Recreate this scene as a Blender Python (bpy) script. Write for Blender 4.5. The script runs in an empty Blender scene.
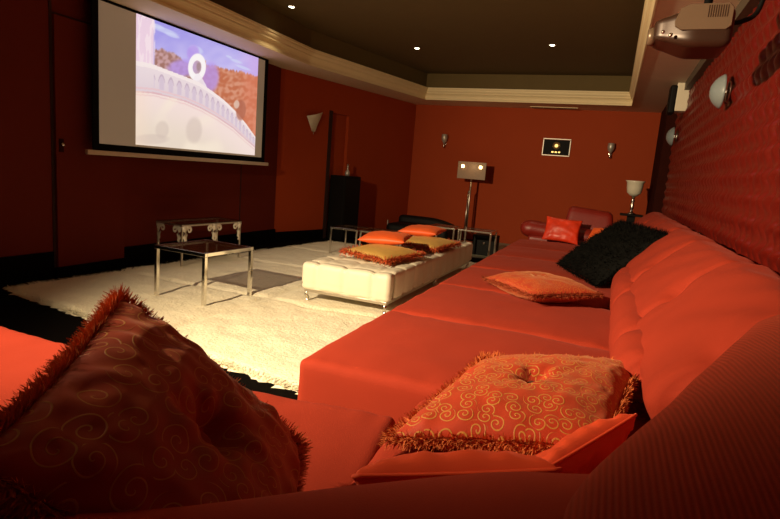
import bpy, bmesh, math, random
from mathutils import Vector, Matrix, noise
random.seed(7)
PI = math.pi
SC = bpy.context.scene
COL = SC.collection

# ------------------------------------------------------------------ helpers
def link(o, parent=None):
    COL.objects.link(o)
    if parent is not None: o.parent = parent
    return o
def tag(o, label=None, cat=None, group=None, kind=None):
    if label: o['label'] = label
    if cat: o['category'] = cat
    if group: o['group'] = group
    if kind: o['kind'] = kind
    return o
def thing(name, label, cat, loc=(0, 0, 0), rot=(0, 0, 0), group=None):
    o = bpy.data.objects.new(name, None); link(o)
    o.empty_display_size = .1
    o.location = loc; o.rotation_euler = rot
    return tag(o, label, cat, group)
def obj(name, verts, faces, mat, parent=None, smooth=True, kind=None, label=None):
    me = bpy.data.meshes.new(name)
    me.from_pydata([tuple(v) for v in verts], [], faces)
    me.update()
    if smooth:
        me.polygons.foreach_set('use_smooth', [True] * len(me.polygons))
    me.materials.append(mat)
    o = bpy.data.objects.new(name, me); link(o, parent)
    if kind: o['kind'] = kind
    if label: o['label'] = label
    return o
def bmobj(name, bm, mat, parent=None, smooth=False, **k):
    me = bpy.data.meshes.new(name); bmesh.ops.recalc_face_normals(bm, faces=bm.faces); bm.to_mesh(me); bm.free()
    if smooth: me.polygons.foreach_set('use_smooth', [True] * len(me.polygons))
    me.materials.append(mat)
    o = bpy.data.objects.new(name, me); link(o, parent)
    for q, v in k.items(): o[q] = v
    return o
def struct(o): o['kind'] = 'structure'; return o
def copy_tree(o, parent=None):
    c = o.copy(); COL.objects.link(c); c.parent = parent
    for ch in [q for q in ALLCH.get(o.name, [])]:
        d = ch.copy(); COL.objects.link(d); d.parent = c
    return c
ALLCH = {}

def box(bm, x0, x1, y0, y1, z0, z1, bev=0.0, seg=2):
    r = bmesh.ops.create_cube(bm, size=1)
    vs = r['verts']
    for v in vs:
        v.co = Vector(((x0 + x1) / 2 + v.co.x * (x1 - x0), (y0 + y1) / 2 + v.co.y * (y1 - y0), (z0 + z1) / 2 + v.co.z * (z1 - z0)))
    if bev > 0:
        es = list({e for v in vs for e in v.link_edges})
        bmesh.ops.bevel(bm, geom=es, offset=bev, segments=seg, affect='EDGES', profile=.6)
def lathe(prof, n=28, axis='z'):
    """prof [(r, z)]"""
    vs, fs = [], []
    for (r, z) in prof:
        for k in range(n):
            a = 2 * PI * k / n
            vs.append((r * math.cos(a), r * math.sin(a), z))
    for i in range(len(prof) - 1):
        for k in range(n):
            k2 = (k + 1) % n
            fs.append((i * n + k, i * n + k2, (i + 1) * n + k2, (i + 1) * n + k))
    if prof[0][0] > 1e-5: fs.append(tuple(reversed(range(n))))
    if prof[-1][0] > 1e-5: fs.append(tuple((len(prof) - 1) * n + k for k in range(n)))
    return vs, fs
def tube(pts, r, n=10):
    pts = [Vector(p) for p in pts]; vs, fs = [], []
    up = Vector((0, 0, 1))
    for i, p in enumerate(pts):
        d = (pts[min(i + 1, len(pts) - 1)] - pts[max(i - 1, 0)]).normalized()
        a = d.cross(up)
        if a.length < .05: a = d.cross(Vector((1, 0, 0)))
        a.normalize(); b = d.cross(a)
        rr = r[i] if isinstance(r, (list, tuple)) else r
        for k in range(n):
            t = 2 * PI * k / n
            vs.append(p + a * math.cos(t) * rr + b * math.sin(t) * rr)
    for i in range(len(pts) - 1):
        for k in range(n):
            k2 = (k + 1) % n
            fs.append((i * n + k, i * n + k2, (i + 1) * n + k2, (i + 1) * n + k))
    fs.append(tuple(reversed(range(n)))); fs.append(tuple((len(pts) - 1) * n + k for k in range(n)))
    return vs, fs
def merge(*parts):
    V, F = [], []
    for v, f in parts:
        o = len(V); V += list(v); F += [tuple(i + o for i in q) for q in f]
    return V, F
def rbox(cx, cy, cz, sx, sy, sz, r, n=(14, 14, 8), fn=None):
    """soft rounded block; fn(point, unit coords) -> point"""
    bm = bmesh.new(); h = Vector((sx / 2, sy / 2, sz / 2))
    def sp(t): return math.sin(t * PI / 2) * .6 + t * .4
    for ax in range(3):
        a, b = (ax + 1) % 3, (ax + 2) % 3
        for s in (-1, 1):
            g = {}
            for i in range(n[a] + 1):
                for j in range(n[b] + 1):
                    u = [0, 0, 0]; u[ax] = s; u[a] = sp(-1 + 2 * i / n[a]); u[b] = sp(-1 + 2 * j / n[b])
                    p = Vector((u[0] * h.x, u[1] * h.y, u[2] * h.z))
                    q = Vector([max(-(h[k] - r), min(h[k] - r, p[k])) for k in range(3)])
                    d = p - q
                    if d.length > 1e-9: p = q + d.normalized() * r
                    if fn: p = fn(p, u)
                    g[i, j] = bm.verts.new(p + Vector((cx, cy, cz)))
            for i in range(n[a]):
                for j in range(n[b]):
                    bm.faces.new((g[i, j], g[i + 1, j], g[i + 1, j + 1], g[i, j + 1]))
    bmesh.ops.remove_doubles(bm, verts=bm.verts, dist=1e-5)
    bmesh.ops.recalc_face_normals(bm, faces=bm.faces)
    V = [v.co.copy() for v in bm.verts]; bm.verts.index_update()
    F = [tuple(v.index for v in f.verts) for f in bm.faces]
    bm.free(); return V, F
def catmull(pts, per=6, closed=True):
    n = len(pts); out = []
    P = [Vector(p) for p in pts]
    rng = range(n) if closed else range(n - 1)
    for i in rng:
        p0 = P[(i - 1) % n] if closed or i > 0 else P[i]
        p1 = P[i]; p2 = P[(i + 1) % n]
        p3 = P[(i + 2) % n] if closed or i + 2 < n else P[i + 1]
        for k in range(per):
            t = k / per
            out.append(.5 * ((2 * p1) + (p2 - p0) * t + (2 * p0 - 5 * p1 + 4 * p2 - p3) * t * t + (3 * p1 - p0 - 3 * p2 + p3) * t ** 3))
    if not closed: out.append(P[-1])
    return out
def nz(x, y, z=0.0): return noise.noise(Vector((x, y, z)))

# ------------------------------------------------------------------ materials
def newmat(name):
    m = bpy.data.materials.new(name); m.use_nodes = True
    nt = m.node_tree; b = nt.nodes['Principled BSDF']
    return m, nt, b
def N(nt, t, **k):
    n = nt.nodes.new(t)
    for q, v in k.items():
        if q.startswith('i_'):
            key = q[2:]
            n.inputs[int(key) if key.isdigit() else key].default_value = v
        else: setattr(n, q, v)
    return n
def L(nt, a, b): nt.links.new(a, b)
def mat(name, col, rough=.6, metal=0, var=.12, scale=8, bump=0, bscale=60, sheen=0, spec=.5, emit=None, estr=0, trans=0, alpha=1):
    m, nt, b = newmat(name)
    tc = N(nt, 'ShaderNodeTexCoord')
    if var > 0:
        no = N(nt, 'ShaderNodeTexNoise', i_Scale=scale, i_Detail=3.0); L(nt, tc.outputs['Object'], no.inputs['Vector'])
        mx = N(nt, 'ShaderNodeMix', data_type='RGBA')
        mx.inputs[6].default_value = (*[c * (1 - var) for c in col], 1); mx.inputs[7].default_value = (*[min(1, c * (1 + var)) for c in col], 1)
        L(nt, no.outputs['Fac'], mx.inputs[0]); L(nt, mx.outputs[2], b.inputs['Base Color'])
    else: b.inputs['Base Color'].default_value = (*col, 1)
    b.inputs['Roughness'].default_value = rough; b.inputs['Metallic'].default_value = metal
    b.inputs['Specular IOR Level'].default_value = spec
    if sheen: b.inputs['Sheen Weight'].default_value = sheen; b.inputs['Sheen Roughness'].default_value = .4; b.inputs['Sheen Tint'].default_value = (*[min(1, c * 1.5 + .1) for c in col], 1)
    if bump:
        n2 = N(nt, 'ShaderNodeTexNoise', i_Scale=bscale, i_Detail=4.0); L(nt, tc.outputs['Object'], n2.inputs['Vector'])
        bu = N(nt, 'ShaderNodeBump', i_Strength=bump, i_Distance=.01); L(nt, n2.outputs['Fac'], bu.inputs['Height']); L(nt, bu.outputs['Normal'], b.inputs['Normal'])
    if emit: b.inputs['Emission Color'].default_value = (*emit, 1); b.inputs['Emission Strength'].default_value = estr
    if trans: b.inputs['Transmission Weight'].default_value = trans
    return m
def fabric_rib(name, col, dirn=(1, 0, 0), period=.0085, strength=.5):
    m, nt, b = newmat(name)
    tc = N(nt, 'ShaderNodeTexCoord')
    no = N(nt, 'ShaderNodeTexNoise', i_Scale=5.0, i_Detail=4.0); L(nt, tc.outputs['Object'], no.inputs['Vector'])
    mx = N(nt, 'ShaderNodeMix', data_type='RGBA')
    mx.inputs[6].default_value = (*[c * .86 for c in col], 1); mx.inputs[7].default_value = (*[c * 1.1 for c in col], 1)
    L(nt, no.outputs['Fac'], mx.inputs[0])
    dt = N(nt, 'ShaderNodeVectorMath', operation='DOT_PRODUCT'); L(nt, tc.outputs['Object'], dt.inputs[0]); dt.inputs[1].default_value = dirn
    ml = N(nt, 'ShaderNodeMath', operation='MULTIPLY', i_1=2 * PI / period); L(nt, dt.outputs['Value'], ml.inputs[0])
    sn = N(nt, 'ShaderNodeMath', operation='SINE'); L(nt, ml.outputs[0], sn.inputs[0])
    n2 = N(nt, 'ShaderNodeTexNoise', i_Scale=350.0, i_Detail=2.0); L(nt, tc.outputs['Object'], n2.inputs['Vector'])
    ad = N(nt, 'ShaderNodeMath', operation='MULTIPLY_ADD', i_1=.5); L(nt, sn.outputs[0], ad.inputs[0]); L(nt, n2.outputs['Fac'], ad.inputs[2])
    bu = N(nt, 'ShaderNodeBump', i_Strength=strength, i_Distance=.003); L(nt, ad.outputs[0], bu.inputs['Height'])
    # base colour goes slightly darker in the groove between two ribs
    mr = N(nt, 'ShaderNodeMapRange', i_1=-1.0, i_2=1.0, i_3=.78, i_4=1.0); L(nt, sn.outputs[0], mr.inputs[0])
    mm = N(nt, 'ShaderNodeVectorMath', operation='SCALE'); L(nt, mx.outputs[2], mm.inputs[0]); L(nt, mr.outputs[0], mm.inputs['Scale'])
    L(nt, mm.outputs[0], b.inputs['Base Color']); L(nt, bu.outputs['Normal'], b.inputs['Normal'])
    b.inputs['Roughness'].default_value = .85; b.inputs['Specular IOR Level'].default_value = .2
    b.inputs['Sheen Weight'].default_value = .15; b.inputs['Sheen Tint'].default_value = (1, .35, .2, 1)
    return m
def swirl(name, base, gold, cell=.05, lw=.2):
    m, nt, b = newmat(name)
    tc = N(nt, 'ShaderNodeTexCoord')
    mp = N(nt, 'ShaderNodeMapping'); mp.inputs['Scale'].default_value = (1 / cell, 1 / cell, 0); L(nt, tc.outputs['Object'], mp.inputs['Vector'])
    vo = N(nt, 'ShaderNodeTexVoronoi', voronoi_dimensions='2D', i_Scale=1.0, i_Randomness=.75); L(nt, mp.outputs[0], vo.inputs['Vector'])
    sb = N(nt, 'ShaderNodeVectorMath', operation='SUBTRACT'); L(nt, mp.outputs[0], sb.inputs[0]); L(nt, vo.outputs['Position'], sb.inputs[1])
    sx = N(nt, 'ShaderNodeSeparateXYZ'); L(nt, sb.outputs[0], sx.inputs[0])
    at = N(nt, 'ShaderNodeMath', operation='ARCTAN2'); L(nt, sx.outputs['Y'], at.inputs[0]); L(nt, sx.outputs['X'], at.inputs[1])
    sc = N(nt, 'ShaderNodeSeparateColor'); L(nt, vo.outputs['Color'], sc.inputs[0])
    gt = N(nt, 'ShaderNodeMath', operation='GREATER_THAN', i_1=.5); L(nt, sc.outputs[0], gt.inputs[0])
    sg = N(nt, 'ShaderNodeMath', operation='MULTIPLY_ADD', i_1=2 / (2 * PI), i_2=-1 / (2 * PI)); L(nt, gt.outputs[0], sg.inputs[0])
    th = N(nt, 'ShaderNodeMath', operation='MULTIPLY'); L(nt, at.outputs[0], th.inputs[0]); L(nt, sg.outputs[0], th.inputs[1])
    r = N(nt, 'ShaderNodeMath', operation='MULTIPLY', i_1=1 / .3); L(nt, vo.outputs['Distance'], r.inputs[0])
    a1 = N(nt, 'ShaderNodeMath', operation='ADD'); L(nt, r.outputs[0], a1.inputs[0]); L(nt, th.outputs[0], a1.inputs[1])
    a2 = N(nt, 'ShaderNodeMath', operation='ADD'); L(nt, a1.outputs[0], a2.inputs[0]); L(nt, sc.outputs[1], a2.inputs[1])
    fr = N(nt, 'ShaderNodeMath', operation='FRACT'); L(nt, a2.outputs[0], fr.inputs[0])
    su = N(nt, 'ShaderNodeMath', operation='SUBTRACT', i_1=.5); L(nt, fr.outputs[0], su.inputs[0])
    ab = N(nt, 'ShaderNodeMath', operation='ABSOLUTE'); L(nt, su.outputs[0], ab.inputs[0])
    ln = N(nt, 'ShaderNodeMapRange', i_1=lw * .6, i_2=lw * .4, i_3=0.0, i_4=1.0); L(nt, ab.outputs[0], ln.inputs[0])
    mk = N(nt, 'ShaderNodeMapRange', i_1=.58, i_2=.54, i_3=0.0, i_4=1.0); L(nt, vo.outputs['Distance'], mk.inputs[0])
    mu = N(nt, 'ShaderNodeMath', operation='MULTIPLY'); L(nt, ln.outputs[0], mu.inputs[0]); L(nt, mk.outputs[0], mu.inputs[1])
    no = N(nt, 'ShaderNodeTexNoise', i_Scale=9.0); L(nt, tc.outputs['Object'], no.inputs['Vector'])
    bx = N(nt, 'ShaderNodeMix', data_type='RGBA'); bx.inputs[6].default_value = (*[c * .75 for c in base], 1); bx.inputs[7].default_value = (*[c * 1.2 for c in base], 1)
    L(nt, no.outputs['Fac'], bx.inputs[0])
    mx = N(nt, 'ShaderNodeMix', data_type='RGBA'); L(nt, mu.outputs[0], mx.inputs[0]); L(nt, bx.outputs[2], mx.inputs[6]); mx.inputs[7].default_value = (*gold, 1)
    L(nt, mx.outputs[2], b.inputs['Base Color'])
    bu = N(nt, 'ShaderNodeBump', i_Strength=.5, i_Distance=.002); L(nt, mu.outputs[0], bu.inputs['Height']); L(nt, bu.outputs['Normal'], b.inputs['Normal'])
    b.inputs['Roughness'].default_value = .55; b.inputs['Sheen Weight'].default_value = .3; b.inputs['Sheen Tint'].default_value = (1, .5, .25, 1)
    return m

RED = (.32, .031, .012)
M = {}
M['sofa'] = fabric_rib('red ribbed upholstery', RED, (1, 0, 0), .011, .25)
M['sofa_seat'] = mat('red woven seat fabric', RED, .85, var=.1, scale=4, bump=.15, bscale=300, sheen=.15, spec=.2)
M['sofa_corner'] = fabric_rib('red corduroy', (.34, .033, .013), (1, 0, 0), .0075, .35)
M['leather'] = mat('dark red leather', (.22, .012, .006), .42, var=.15, bump=.2, bscale=60)
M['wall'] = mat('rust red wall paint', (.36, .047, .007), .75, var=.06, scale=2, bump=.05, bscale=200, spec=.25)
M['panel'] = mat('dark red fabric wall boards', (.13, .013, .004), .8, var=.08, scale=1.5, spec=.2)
M['groove'] = mat('dark groove', (.03, .006, .003), .8)
M['black_skirt'] = mat('black skirting', (.003, .002, .002), .9, spec=.05)
M['cream'] = mat('cream cornice plaster', (.85, .7, .42), .6, var=.04)
M['soffit'] = mat('cream soffit paint', (.85, .72, .54), .75, var=.04)
M['tray'] = mat('dark brown ceiling', (.12, .078, .02), .8, var=.08)
M['floor'] = mat('dark floor', (.003, .002, .0015), .85, var=.3, scale=3, spec=.05)
M['rug'] = mat('cream shag', (.9, .84, .66),   .95, var=.1, scale=7, bump=.8, bscale=45, spec=.1)
M['rug2'] = mat('cream shag strands', (.92, .87, .7), .95, var=.12, scale=6, spec=.1)
M['greyrug'] = mat('pale grey low carpet', (.34, .34, .25), .95, var=.15, scale=20, bump=.4, bscale=100)
M['chrome'] = mat('chrome', (.75, .72, .66), .14, 1, var=0)
M['chrome_dull'] = mat('brushed chrome', (.6, .55, .48), .32, 1, var=.1, scale=40)
M['smoked'] = mat('smoked glass top', (.04, .012, .006), .05, 0, var=0, spec=.8)
M['smoked'].node_tree.nodes['Principled BSDF'].inputs['Alpha'].default_value = .62
M['benchw'] = mat('cream tufted leather', (.76, .7, .56), .5, var=.06, scale=6, bump=.05, bscale=100)
M['orange'] = mat('bright orange satin', (.85, .12, .02), .5, var=.1, sheen=.3)
M['yellow'] = mat('mustard gold satin', (.56, .33, .08), .5, var=.12, sheen=.3)
M['dark_fringe'] = mat('dark rust fringe', (.3, .05, .012), .8, var=.4, scale=50)
M['rust_fringe'] = mat('rust fringe', (.5, .08, .015), .8, var=.35, scale=50)
M['gold_fringe'] = mat('rust and gold fringe', (.6, .14, .03), .8, var=.45, scale=45, sheen=.2)
M['orange_velvet'] = mat('orange red velvet', (.75, .07, .015), .7, var=.12, sheen=.5)
M['black_fur'] = mat('black fur', (.003, .003, .0025), .8, var=.3, sheen=.0, spec=.08)
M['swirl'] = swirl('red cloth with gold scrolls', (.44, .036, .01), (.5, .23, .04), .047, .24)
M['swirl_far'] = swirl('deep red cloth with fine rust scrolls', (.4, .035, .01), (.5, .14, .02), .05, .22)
M['swirl_big'] = swirl('shade-darkened red cloth with gold scrolls', (.3, .02, .008), (.42, .19, .045), .06, .13)  # shade on the big cushion's face is put partly into these colours
M['tassel'] = mat('brown button cloth', (.09, .02, .008), .8)
M['satin_pattern'] = mat('red satin', (.72, .04, .01), .4, var=.5, scale=9)
M['glass_white'] = mat('frosted bluish glass', (.22, .26, .27), .35, var=.03)
M['milk'] = mat('milk glass', (.8, .74, .58), .3, var=.02)
M['silver'] = mat('silver paint', (.5, .46, .4), .4, .5, var=.1)
M['silver_bright'] = mat('polished silver cast', (.85, .8, .68), .45, .3, var=.05)
M['black'] = mat('black lacquer', (.004, .0035, .003), .6, var=.1, spec=.15)
M['black_soft'] = mat('black leatherette', (.004, .0035, .0035), .6, var=.1, spec=.2)
M['brownboard'] = mat('dark brown board', (.035, .007, .004), .9, var=.2, spec=.05)
M['crown'] = mat('olive brown trim', (.09, .07, .045), .6, var=.1)
M['white_plastic'] = mat('white plastic', (.72, .66, .5), .45, var=.02)
M['proj_side'] = mat('bronze plastic', (.19, .125, .08), .35, .3, var=.08)
M['proj_dark'] = mat('dark bronze plastic', (.045, .02, .012), .35, .2, var=.08)
M['bulb'] = mat('lit bulb', (1, .9, .6), .4, var=0, emit=(1, .74, .32), estr=9)
M['down'] = mat('lit downlight lens', (1, .95, .8), .4, var=0, emit=(1, .88, .62), estr=14)
M['lampglass'] = mat('amber lamp glass', (.12, .06, .022), .45, var=.1, emit=(1, .5, .2), estr=.06)
M['gold'] = mat('brass disc', (.6, .45, .2), .35, .8, var=.1)
M['tufted'] = mat('red satin wall padding', (.13, .0068, .0032), .34, var=.1, scale=12, sheen=.1, bump=.1, bscale=25)
M['screen_edge'] = mat('matt black border', (.004, .004, .004), .9, var=0, spec=.1)
M['screen_white'] = mat('screen cloth', (.42, .34, .26), .9, var=.02, emit=(.85, .66, .42), estr=.1)  # faint emission stands for projector light spilling over the cloth
M['casing'] = mat('white metal casing', (.62, .52, .42), .4, var=.03)

# ------------------------------------------------------------------ camera
cam_d = bpy.data.cameras.new('camera'); cam = bpy.data.objects.new('camera', cam_d); link(cam)
yaw = 0.0; Fp = 545.0; roll = .081
e = Vector((math.cos(roll), math.sin(roll))); nn = Vector((-math.sin(roll), math.cos(roll)))
vp = Vector((613 - 390, 188 - 259.5)); tY = vp.dot(e); dd = vp.dot(nn)
pitch = math.atan(-dd / Fp); yaw = math.atan(tY / math.hypot(Fp, dd))
fw = Vector((-math.sin(yaw) * math.cos(pitch), math.cos(yaw) * math.cos(pitch), -math.sin(pitch)))
r0 = Vector((math.cos(yaw), math.sin(yaw), 0)); u0 = r0.cross(fw)
right = r0 * e.x - u0 * nn.x; up = -r0 * e.y + u0 * nn.y
mm = Matrix((right, up, -fw)).transposed().to_4x4(); mm.translation = (0, 0, 1.25)
cam.matrix_world = mm
cam_d.sensor_width = 36; cam_d.lens = Fp / 780 * 36; cam_d.clip_start = .02
cam_d.dof.use_dof = False
SC.camera = cam

# ------------------------------------------------------------------ room
XL, XR, YB, YF, HS, HT = -4.75, .78, 10.75, -2.2, 2.6, 3.06
K1 = (-4.75, 7.12); K2 = (-3.91, 10.75)
def slab(name, pts, z0, z1, m):
    bm = bmesh.new()
    a = [bm.verts.new((x, y, z0)) for x, y in pts]; b = [bm.verts.new((x, y, z1)) for x, y in pts]
    bm.faces.new(a); bm.faces.new(b)
    for i in range(len(pts)):
        j = (i + 1) % len(pts); bm.faces.new((a[i], a[j], b[j], b[i]))
    return struct(bmobj(name, bm, m))
slab('floor', [(XL - .2, YF - .2), (XR + .2, YF - .2), (XR + .2, YB + .2), (XL - .2, YB + .2)], -.1, 0, M['floor'])
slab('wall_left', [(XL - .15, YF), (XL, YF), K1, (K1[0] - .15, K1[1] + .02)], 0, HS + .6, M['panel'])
slab('wall_back', [(K2[0] - .1, YB), (XR + .15, YB), (XR + .15, YB + .15), (K2[0] - .1, YB + .15)], 0, HS + .6, M['wall'])
slab('wall_right', [(XR, YF), (XR + .15, YF), (XR + .15, YB), (XR, YB)], 0, HS + .6, M['wall'])
slab('wall_front', [(XL - .15, YF - .15), (XR + .15, YF - .15), (XR + .15, YF), (XL - .15, YF)], 0, HS + .6, M['wall'])
# angled middle wall with a shallow niche
d = (Vector(K2) - Vector(K1)); Lm = d.length; d.normalize(); nrm = Vector((d.y, -d.x))   # nrm points into the room
def mp(s, o=0.0): v = Vector(K1) + d * s + nrm * o; return (v.x, v.y)
s0, s1 = 1.19, 1.63
zt = 2.11
slab('wall_middle', [mp(0, 0), mp(s0, 0), mp(s0, -.25), mp(0, -.25)], 0, HS + .6, M['wall'])
slab('wall_middle', [mp(s1, 0), mp(Lm, 0), mp(Lm, -.25), mp(s1, -.25)], 0, HS + .6, M['wall'])
slab('wall_middle', [mp(s0, 0), mp(s1, 0), mp(s1, -.25), mp(s0, -.25)], zt, HS + .6, M['wall'])
slab('wall_middle', [mp(s0, -.06), mp(s1, -.06), mp(s1, -.25), mp(s0, -.25)], 0, zt, M['wall'])
slab('trim_1', [mp(s0 - .08, .012), mp(s0, .012), mp(s0, -.06), mp(s0 - .005, -.06), mp(s0 - .005, 0), mp(s0 - .08, 0)], 0, zt + .03, M['groove'])
# skirtings
slab('baseboard_left', [(XL, YF), (XL + .02, YF), (XL + .02, 3.5), (XL, 3.5)], 0, .25, M['black_skirt'])
slab('baseboard_left', [(XL, 4.3), (XL + .02, 4.3), (XL + .02, 7.13), (XL, 7.12)], 0, .21, M['black_skirt'])
slab('baseboard_middle', [mp(0, 0), mp(0, .02), mp(s0 - .085, .02), mp(s0 - .085, 0)], 0, .16, M['black_skirt'])
slab('baseboard_left', [(XL, 3.5), (XL + .05, 3.5), (XL + .05, 4.3), (XL, 4.3)], 0, .095, M['black_skirt'])
# flush door and wall board joints
dr = bmesh.new(); box(dr, XL, XL + .035, 3.53, 4.28, .1, 2.36, .004)
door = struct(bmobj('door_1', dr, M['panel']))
pl = bmesh.new(); box(pl, XL + .035, XL + .043, 3.555, 3.6, 1.17, 1.29, .003); bmobj('lock_plate', pl, M['brownboard'], door)
v, f = lathe([(.0, .0), (.018, .003), (.018, .02), (.008, .026), (0, .028)], 16); v = [(XL + .043 + q[2], 3.58 + q[0], 1.24 + q[1]) for q in v]
obj('door_knob', v, f, M['chrome'], door)
for (a, b_, z0, z1) in [(3.505, 3.53, .1, 2.6), (4.28, 4.297, .1, 1.24), (6.25, 6.26, .2, 2.6)]:
    slab('trim_2', [(XL, a), (XL + .008, a), (XL + .008, b_), (XL, b_)], z0, z1, M['groove'])
slab('trim_2', [(XL, 3.53), (XL + .008, 3.53), (XL + .008, 4.28), (XL, 4.28)], 2.365, 2.38, M['groove'])

# ceiling: soffit ring round a recessed tray
tray = [(-4.13, .6), (-4.13, 6.86), (-3.46, 9.95), (.12, 9.95), (.12, .6)]
bm = bmesh.new()
outer = [(XL - .1, YF - .1), (XL - .1, 7.15), (K2[0] - .1, YB + .1), (XR + .1, YB + .1), (XR + .1, YF - .1)]
vo = [[bm.verts.new((x, y, z)) for x, y in outer] for z in (HS, HT + .1)]
vi = [[bm.verts.new((x, y, z)) for x, y in tray] for z in (HS, HT + .1)]
for i in range(5):
    j = (i + 1) % 5
    for k in (0, 1): bm.faces.new((vo[k][i], vo[k][j], vi[k][j], vi[k][i]))
    bm.faces.new((vo[0][i], vo[0][j], vo[1][j], vo[1][i])); bm.faces.new((vi[0][i], vi[0][j], vi[1][j], vi[1][i]))
sf = struct(bmobj('ceiling', bm, M['soffit']))
slab('ceiling', [(XL - .1, YF - .1), (XR + .1, YF - .1), (XR + .1, YB + .1), (XL - .1, YB + .1)], HT + .0, HT + .12, M['tray'])
def inset(poly, dst):
    out = []; n = len(poly); cx = sum(p[0] for p in poly) / n; cy = sum(p[1] for p in poly) / n
    for i in range(n):
        p0, p1, p2 = Vector(poly[i - 1]), Vector(poly[i]), Vector(poly[(i + 1) % n])
        def ln(a, b):
            t = (b - a).normalized(); m_ = Vector((-t.y, t.x))
            if m_.dot(Vector((cx, cy)) - a) < 0: m_ = -m_
            return t, m_
        t1, m1 = ln(p0, p1); t2, m2 = ln(p1, p2)
        bis = (m1 + m2).normalized(); out.append(p1 + bis * (dst / max(.2, bis.dot(m1))))
    return out
prof = [(-.0, 2.598), (.004, 2.59), (.02, 2.59), (.02, 2.615), (.008, 2.625), (.008, 2.65), (.016, 2.67), (.034, 2.69), (.05, 2.70), (.05, 2.72), (.06, 2.725), (.072, 2.745), (.072, 2.77), (.084, 2.775), (.084, 2.80), (.0, 2.80)]
rings = [inset(tray, a) for a, z in prof]
V = []; F = []
for (a, z), rg in zip(prof, rings): V += [(p.x, p.y, z) for p in rg]
for i in range(len(prof) - 1):
    for k in range(5):
        F.append((i * 5 + k, i * 5 + (k + 1) % 5, (i + 1) * 5 + (k + 1) % 5, (i + 1) * 5 + k))
struct(obj('trim_3', V, F, M['cream'], smooth=False))
# inner side of tray
tr_in = inset(tray, .006)
V = [(p.x, p.y, z) for z in (2.80, HT) for p in tr_in]
struct(obj('trim_4', V, [(k, (k + 1) % 5, 5 + (k + 1) % 5, 5 + k) for k in range(5)], M['tray'], smooth=False))
# brown-olive crown and dark end board along right wall
slab('trim_5', [(.645, -.5), (.78, -.5), (.78, 9.0), (.645, 9.0)], 2.5, 2.6, M['crown'])
slab('trim_6', [(.6, 9.2), (.78, 9.2), (.78, YB), (.6, YB)], 0, 2.6, M['brownboard'])

# ------------------------------------------------------------------ tufted wall panel
def tuft_panel():
    y0, y1, z0, z1 = -.3, 9.0, .5, 2.5
    ny, nzv = 700, 190; V = []; F = []
    for i in range(ny + 1):
        y = y0 + (y1 - y0) * i / ny
        for j in range(nzv + 1):
            z = z0 + (z1 - z0) * j / nzv
            a = y / .12; b_ = z / .085
            wz = math.sin(2 * PI * z / .125 + 1.5 * nz(y * 3, z * 2, 6))
            rd = abs(math.sin(PI * (y / .15 + .17 * wz + .25 * nz(y * 1.5, z * 1.5, 9))))
            h = .034 * rd ** .6 * (.7 + .3 * math.cos(2 * PI * z / .125))
            h += .008 * nz(y * 9, z * 5) + .010 * nz(y * 2, z * 2.5, 3)
            if i in (0, ny) or j in (0, nzv): h = -.06
            V.append((.73 - h, y, z))
    for i in range(ny):
        for j in range(nzv):
            a = i * (nzv + 1) + j
            F.append((a, a + 1, a + nzv + 2, a + nzv + 1))
    t = thing('wall_padding', 'diamond tufted dark red satin padding covering the long right wall', 'wall padding', (0, 0, 0))
    obj('padded_cover', V, F, M['tufted'], t)
    b = bmesh.new(); box(b, .74, .775, y0, y1, z0, z1); bmobj('backing_board', b, M['brownboard'], t)
tuft_panel()

# ------------------------------------------------------------------ projection screen
XS = -4.58
scr = thing('projection_screen', 'large pull-down projection screen with black border, showing a picture, before the left wall', 'projection screen', (XS, 5.18, 1.2))
SO = (XS, 5.18, 1.2)
def spart(name, m_, x0, x1, y0, y1, z0, z1, bev=0):
    b = bmesh.new(); box(b, x0, x1, y0, y1, z0, z1, bev)
    for v in b.verts: v.co -= Vector(SO)
    return bmobj(name, b, m_, scr)
spart('border_cloth', M['screen_edge'], XS - .012, XS, 3.80, 6.55, 1.213, 2.597)
spart('screen_cloth', M['screen_white'], XS, XS + .004, 3.866, 6.465, 1.277, 2.57)
spart('bottom_bar', M['casing'], XS - .02, XS + .02, 3.728, 6.624, 1.168, 1.212, .008)
def smooth(a, b_, x):
    t = max(0, min(1, (x - a) / (b_ - a))); return t * t * (3 - 2 * t)
def mixc(a, b_, t): return tuple(a[k] * (1 - t) + b_[k] * t for k in range(3))
def s2l(c): return tuple(((q / 255 + .055) / 1.055) ** 2.4 if q > 10 else q / 255 / 12.92 for q in c)
def interp(tab, x):
    if x <= tab[0][0]: return tab[0][1]
    for (a, ya), (b_, yb) in zip(tab, tab[1:]):
        if x <= b_: return ya + (yb - ya) * (x - a) / (b_ - a)
    return tab[-1][1]
rail = [(145, 178), (190, 188), (230, 205), (290, 230), (340, 252), (380, 280), (420, 312), (460, 352), (490, 390), (520, 432)]
low = [(145, 272), (200, 278), (250, 292), (300, 308), (350, 332), (400, 362), (450, 398), (490, 436), (520, 462)]
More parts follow.
